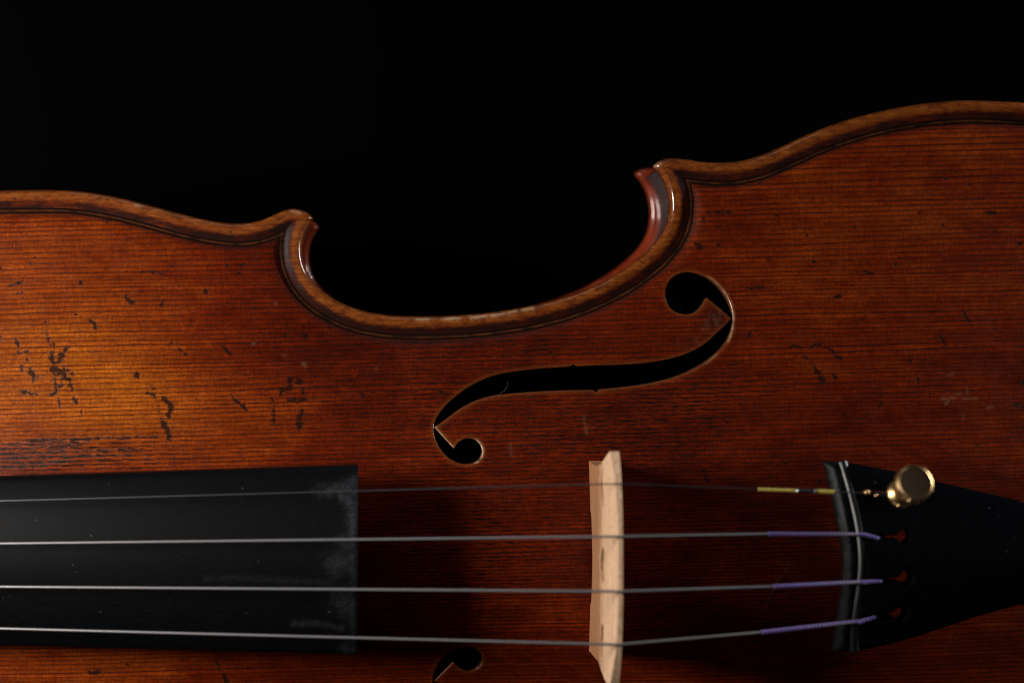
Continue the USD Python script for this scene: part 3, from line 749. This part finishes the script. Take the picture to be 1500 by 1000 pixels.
vol = np.einsum('ij,ij->', bv[bf[:, 0]], np.cross(bv[bf[:, 1]], bv[bf[:, 2]]))
if vol < 0: bf = bf[:, ::-1]
obj('bridge', V, (bv, bf), M['bridge'], 35, 'pale unvarnished maple bridge standing on the belly')

# ------------------------------------------------------------------ tubes
def tube(path, r, nseg=12, step=None, helix=None):
    path = np.array(path, float)
    if step:
        L = np.r_[0, np.cumsum(np.linalg.norm(np.diff(path, axis=0), axis=1))]
        s = np.unique(np.r_[np.linspace(0, L[-1], max(2, int(L[-1] / step) + 1)), L])
        path = np.stack([np.interp(s, L, path[:, k]) for k in range(3)], 1)
    L = np.r_[0, np.cumsum(np.linalg.norm(np.diff(path, axis=0), axis=1))]
    t = np.gradient(path, axis=0); t /= np.linalg.norm(t, axis=1, keepdims=True)
    up = np.array([0.02, 0.03, 1.0]); 
    if abs(t[0] @ up) > 0.9: up = np.array([0.0, 1.0, 0.1])
    a = np.cross(t, up); a /= np.linalg.norm(a, axis=1, keepdims=True)
    b = np.cross(a, t)
    th = np.linspace(0, 2 * np.pi, nseg, endpoint=False)
    rad = np.broadcast_to(np.asarray(r, float), (len(path),))[:, None] * np.ones(nseg)
    if helix:
        pitch, amp = helix
        ph = 2 * np.pi * L[:, None] / pitch + th[None]
        rad = rad + amp * np.abs(np.sin(ph / 2))
    v = path[:, None] + rad[..., None] * (np.cos(th)[None, :, None] * a[:, None] + np.sin(th)[None, :, None] * b[:, None])
    n = len(path)
    f = []
    i = np.arange(nseg); j = (i + 1) % nseg
    for k in range(n - 1):
        f += [np.stack([k * nseg + i, (k + 1) * nseg + i, (k + 1) * nseg + j], 1), np.stack([k * nseg + i, (k + 1) * nseg + j, k * nseg + j], 1)]
    V_ = np.vstack([v.reshape(-1, 3), path[:1], path[-1:]])
    f += [np.stack([np.full(nseg, n * nseg), i, j], 1), np.stack([np.full(nseg, n * nseg + 1), (n - 1) * nseg + j, (n - 1) * nseg + i], 1)]
    F = np.vstack(f)
    vol = np.einsum('ij,ij->', V_[F[:, 0]], np.cross(V_[F[:, 1]], V_[F[:, 2]]))
    return V_, (F if vol > 0 else F[:, ::-1])

# ------------------------------------------------------------------ tailpiece
def tp_px(u, v, z): return at(u, v, z)
E_edge = [(1209, 676, 30.0), (1237, 677, 30.5), (1275, 683.5, 30.6), (1317, 692, 30.6), (1368, 704, 30.4), (1432, 719, 30), (1500, 735, 29.6)]
G_edge = [(1500, 887, 29.6), (1432, 906, 30), (1349, 933, 30.4), (1300, 945.5, 30.6), (1254, 954, 30.5), (1222, 955, 30.0)]
front = [(1227, 922, 31.5), (1233, 874, 33), (1236, 836, 33.6), (1235, 804, 33.6), (1227, 756, 33), (1218, 714, 31.5)]
te = [at(*p) for p in E_edge]; tg = [at(*p) for p in G_edge]; tf = [at(*p) for p in front]
tail = [(148, YC + 10.4), (170, YC + 9.6), (188, YC + 10.6), (196, YC + 8.6), (196, YC - 8.6), (188, YC - 10.6), (170, YC - 9.6), (148, YC - 10.4)]
tp_poly = Polygon(te + tail + tg + tf).buffer(0)
TCY = -46.6
def tp_top(x, y):
    w = np.interp(x, [92, 97, 134, 150, 200], [20.3, 20.2, 11.2, 10.0, 10.0])
    c = TCY + (x - 97) / 50 * (YC - TCY) * 0.6
    t = np.clip(np.abs(y - c) / w, 0, 1.1)
    zc = np.interp(x, [90, 97, 104, 150, 200], [34.6, 35.2, 35.0, 29.5, 21.0])
    return zc - 4.6 * t ** 1.7
holes = []
for (su, sv), (hu, hv) in (((1286, 787), (1325, 786)), ((1290, 851), (1327, 846)), ((1283, 905), (1322, 900)), ((1280, 722), (1326, 724))):
    a_, b_ = at(su, sv, 34), at(hu, hv, 34)
    k_ = LineString([a_, b_]).buffer(0.48, quad_segs=6).union(Point(b_).buffer(1.5, quad_segs=10))
    holes.append((a_, b_)); tp_poly = tp_poly.difference(k_)
tp_bound = cKDTree(np.vstack([resample_closed(np.array(tp_poly.exterior.coords)[:-1], 0.1)]))
key_tree = cKDTree(np.vstack([resample_closed(np.array(h.coords)[:-1], 0.1) for h in tp_poly.interiors]))
front_tree = cKDTree(resample_open(np.array([tg[-1]] + tf + [te[0]]), 0.1))
sad_px = [(1236, 678), (1242, 700), (1249, 722), (1255, 750), (1260, 775), (1264, 805), (1265, 822), (1263, 848), (1259, 876), (1255, 910), (1253, 935), (1253, 952)]
sad_xy = np.array([at(u, v, 34.0) for u, v in sad_px])[::-1]
def tailpiece():
    v, f = prism(tp_poly, 1.0, 0.7)
    x, y, k = v.T
    d = tp_bound.query(v[:, :2])[0]
    df = front_tree.query(v[:, :2])[0]
    zt = tp_top(x, y) - np.maximum(0.9 * np.clip(1 - d / 1.3, 0, 1) ** 2, 1.5 * np.clip(1 - df / 1.3, 0, 1))
    k_s = np.clip((x - np.interp(y, sad_xy[:, 1], sad_xy[:, 0]) + 0.2) / 0.8, 0, 1)
    zt = zt + 0.5 * k_s * k_s * (3 - 2 * k_s)
    dh = key_tree.query(v[:, :2])[0]
    zt = zt - 0.5 * np.clip(1 - dh / 0.7, 0, 1)
    zb = tp_top(x, y) - 4.4 + 1.2 * np.clip(1 - d / 1.3, 0, 1) ** 2
    return np.column_stack([x, y, zb + (zt - zb) * k]), f
tp = obj('tailpiece', V, tailpiece(), M['ebony'], 40, 'black ebony tailpiece with keyhole string slots')
sad_px = [(1236, 678), (1242, 700), (1249, 722), (1255, 750), (1260, 775), (1264, 805), (1265, 822), (1263, 848), (1259, 876), (1255, 910), (1253, 935), (1253, 952)]
sad = []
for u, v in sad_px:
    x, y = at(u, v, 34.5)
    z = float(tp_top(np.array([x]), np.array([y]))[0])
    x, y = at(u, v, z + 0.5); sad.append((x, y, z - 0.62))
sad_i = interp1d(np.array(sad)[:, 1], np.array(sad), axis=0, fill_value='extrapolate')
def smooth3(p, n=80):
    tck, _ = splprep(np.array(p).T, s=0.02)
    return np.array(splev(np.linspace(0, 1, n), tck)).T
obj('string_saddle', tp, tube(smooth3(sad), 1.1, 20), M['polished'], 60)

# ------------------------------------------------------------------ strings
def nut(y_b): return (-284.0, YC + (y_b - 2.3) * 0.49, float(fb_center(-284)) + 0.6)
left_px = dict(E=(0, 733), A=(0, 795), D=(0, 858), G=(0, 919))
mid_px = dict(E=(525, 717), A=(525, 786), D=(525, 862), G=(525, 931))
rad = dict(E=0.15, A=0.28, D=0.30, G=0.31)
BX = 46.3
def string_left(k):
    yb, zb = STR_B[k]
    pb = np.array([BX, YC + yb, zb + rad[k]])
    znut = fb_center(-284) - 1.0
    # the height of the straight string over x = -8 and x = -92
    z8 = pb[2] + (znut - pb[2]) * (BX + 8.2) / (BX + 284)
    z92 = pb[2] + (znut - pb[2]) * (BX + 92) / (BX + 284)
    x, y = at(*left_px[k], z92)
    d = (np.array([x, y]) - pb[:2]) / (x - pb[0])
    xn = -284.0
    return [(xn, pb[1] + d[1] * (xn - pb[0]), znut), tuple(pb)]
def on(u, v, z): return (*at(u, v, z), z)
after = dict(
    A=[(1125, 781.5), (1255, 782.5), (1284, 787)],
    D=[(1133, 858.5), (1259, 852.5), (1288, 850)],
    G=[(1115, 925.5), (1254, 912.5), (1281, 905)])
for k in 'EADG':
    pb = string_left(k)[-1]
    pts_ = string_left(k)
    if k == 'E':
        zt = 37.4
        hook = np.array(on(1266, 721.5, zt))
        end = np.array(on(1111, 716.3, pb[2] + (zt - pb[2]) * (1111 - 905) / (1266 - 905)))
        pts_ = pts_ + [tuple(end), tuple(hook)]
        s = obj('string', V, tube(pts_, rad[k], 10, 4), M['steel'], 60, 'thin plain steel string, uppermost of the four')
        def along(u): 
            t_ = (u - 1111) / (1266 - 1111); return end + (hook - end) * t_
        obj('silk_winding', s, tube([along(1111), along(1166)], 0.24, 12, 0.06, (0.7, 0.12)), M['yellow'], 60, 'yellow silk winding')
        obj('silk_winding', s, tube([along(1193.5), along(1222)], 0.32, 12, 0.06, (0.7, 0.15)), M['yellow'], 60, 'yellow silk winding')
        obj('metal_sleeve', s, tube([along(1166), along(1167), along(1169.5), along(1170.5)], [0.35, 0.52, 0.52, 0.35], 14), M['steel'], 40)
        obj('black_winding', s, tube([along(1170), along(1192)], 0.38, 12, 0.06, (0.3, 0.05)), M['black_thread'], 60)
        obj('metal_sleeve', s, tube([along(1191), along(1192), along(1193.5), along(1194)], [0.4, 0.62, 0.62, 0.4], 14), M['steel'], 40)
    else:
        a1, a2, a3 = after[k]
        # over the saddle, then down into the slot
        x2, y2 = at(*a2, 36)
        sp_ = sad_i(y2); z2 = float(sp_[2]) + 1.1 + rad[k] + 0.1
        p2 = np.array([float(sp_[0]), y2, z2])
        z1 = pb[2] + (p2[2] - pb[2]) * (at(*a1, 38)[0] - pb[0]) / (p2[0] - pb[0])
        p1 = np.array(on(*a1, z1))
        x3, y3 = at(*a3, 34.5)
        z3 = float(tp_top(np.array([x3]), np.array([y3]))[0])
        p3 = np.array([x3, y3, z3 + 0.1]); p4 = np.array([x3 + 2.4, y3, z3 - 3.0])
        pts_ = pts_ + [tuple(p1), tuple(p2), tuple(p3), tuple(p4)]
        s = obj('string', V, tube(pts_, rad[k], 14, 3), M['wound'], 60)
        obj('silk_winding', s, tube([p1, p2 + [-0.8, 0, 0], p2 + [0.6, 0, 0.02], p3, p4], rad[k] + 0.015, 14, 0.06, (0.85, 0.13)), M['violet'], 60, 'violet silk winding')

# ------------------------------------------------------------------ fine tuner
def lathe(profile, nseg=96, knurl=None):
    v, f = [], []
    th = np.linspace(0, 2 * np.pi, nseg, endpoint=False)
    for (r, z, kn) in profile:
        rr_ = r * (1 + (knurl or 0) * kn * (np.abs(((th / (2 * np.pi) * nseg) % 3) - 1) - 0.5)) 
        v.append(np.column_stack([rr_ * np.cos(th), rr_ * np.sin(th), np.full(nseg, z)]))
    n = len(profile); i = np.arange(nseg); j = (i + 1) % nseg
    for k in range(n - 1):
        f += [np.stack([k * nseg + i, k * nseg + j, (k + 1) * nseg + j], 1), np.stack([k * nseg + i, (k + 1) * nseg + j, (k + 1) * nseg + i], 1)]
    return np.vstack(v), np.vstack(f)
base = np.array(on(1318, 724, 38.2)); headc = np.array(on(1341, 706.5, 49.6))
ax = headc - base; hl_ = np.linalg.norm(ax); ax /= hl_
e1 = np.cross(ax, [0, 0, 1.0]); e1 /= np.linalg.norm(e1); e2 = np.cross(ax, e1)
R_ = np.column_stack([e1, e2, ax])
if np.linalg.det(R_) < 0: R_[:, 0] *= -1
def place(vf, o): return vf[0] @ R_.T + o, vf[1]
tuner_p = path_for('fine_tuner', V)
UsdGeom.Xform.Define(stage, tuner_p)
data(stage.GetPrimAtPath(tuner_p), label='brass fine tuner with knurled screw on the tailpiece')
screw = lathe([(0.01, 0, 0), (1.2, 0, 0), (1.25, 0.4, 0), (2.75, 0.6, 0), (2.95, 0.9, 1), (2.95, 2.1, 1), (2.75, 2.4, 0), (2.1, 2.9, 0), (1.95, 3.6, 0), (2.0, hl_ - 4.2, 0), (2.3, hl_ - 3.4, 0), (3.4, hl_ - 2.9, 0), (3.75, hl_ - 2.5, 1), (3.75, hl_ - 0.5, 1), (3.6, hl_ - 0.15, 0), (3.35, hl_, 0)], 144, 0.07)
obj('thumb_screw', tuner_p, place(screw, base), M['brass'], 18)
cap = lathe([(3.35, 0, 0)] + [(r, -0.06 - 0.06 * (1 - (r / 3.3) ** 2), 0) for r in np.linspace(3.25, 0.01, 12)], 96)
obj('screw_top', tuner_p, place((cap[0], cap[1]), headc), M['bronze'], 60)
def hull(pts_r):
    return m3.Manifold.batch_hull([m3.Manifold.sphere(r, 20).translate(list(map(float, p))) for p, r in pts_r])
bz = float(tp_top(np.array([base[0]]), np.array([base[1]]))[0])
frame = hull([(base + [-1.5, 1.2, bz - base[2] + 0.7], 0.6), (base + [-1.5, -1.2, bz - base[2] + 0.7], 0.6), (base + [1.8, 0.9, bz - base[2] + 0.7], 0.6), (base + [1.8, -0.9, bz - base[2] + 0.7], 0.6), (base + [0, 0, -0.4], 0.9)])
obj('frame', tuner_p, frame, M['ebony'], 40)
h_ = np.array(on(1266, 721.5, 37.4))
lever = hull([(base + [-1.0, 0, -0.9], 0.7), (h_ + [2.6, -0.2, -0.4], 0.5)]) + hull([(h_ + [2.6, -0.2, -0.4], 0.5), (h_ + [0.2, 0, -0.9], 0.42)])
obj('lever', tuner_p, lever, M['black_thread'], 40)
obj('hook', tuner_p, hull([(h_ + [0.55, 0.15, 0.25], 0.62), (h_ + [0.2, 0.15, -0.5], 0.5)]), M['brass'], 60)
obj('hook', tuner_p, hull([(h_ + [2.5, -0.55, 0.0], 0.42), (h_ + [2.9, -0.6, -0.4], 0.35)]), M['brass'], 60)

# ------------------------------------------------------------------ lint
x0, y0, z0 = on_top(737, 574)
lp = obj('lint_fibre', None, tube(smooth3([(x0 - 1.0, y0 - 0.5, z0 + 0.1), (x0 + 0.3, y0 + 0.4, z0 + 0.5), (x0 + 0.9, y0 + 1.3, z0 + 0.7), (x0 + 0.8, y0 + 2.4, z0 + 0.9)], 30), 0.018, 6), M['lint'], 60)
data(stage.GetPrimAtPath(lp), label='short pale fibre of lint caught in the sound hole', category='lint')
x0, y0, z0 = on_top(1138, 848)
lp = obj('lint_fibre', None, tube(smooth3([(x0 - 2.6, y0 - 6.5, z0 + 1.2), (x0 - 1.4, y0 - 2, z0 + 2.5), (x0 + 0.2, y0 + 1.0, z0 + 3.0), (x0 + 2.4, y0 + 4.0, z0 + 2.0)], 40), 0.014, 6), M['lint'], 60)
data(stage.GetPrimAtPath(lp), label='long faint lint fibre lying on the belly beside the tailpiece', category='lint')
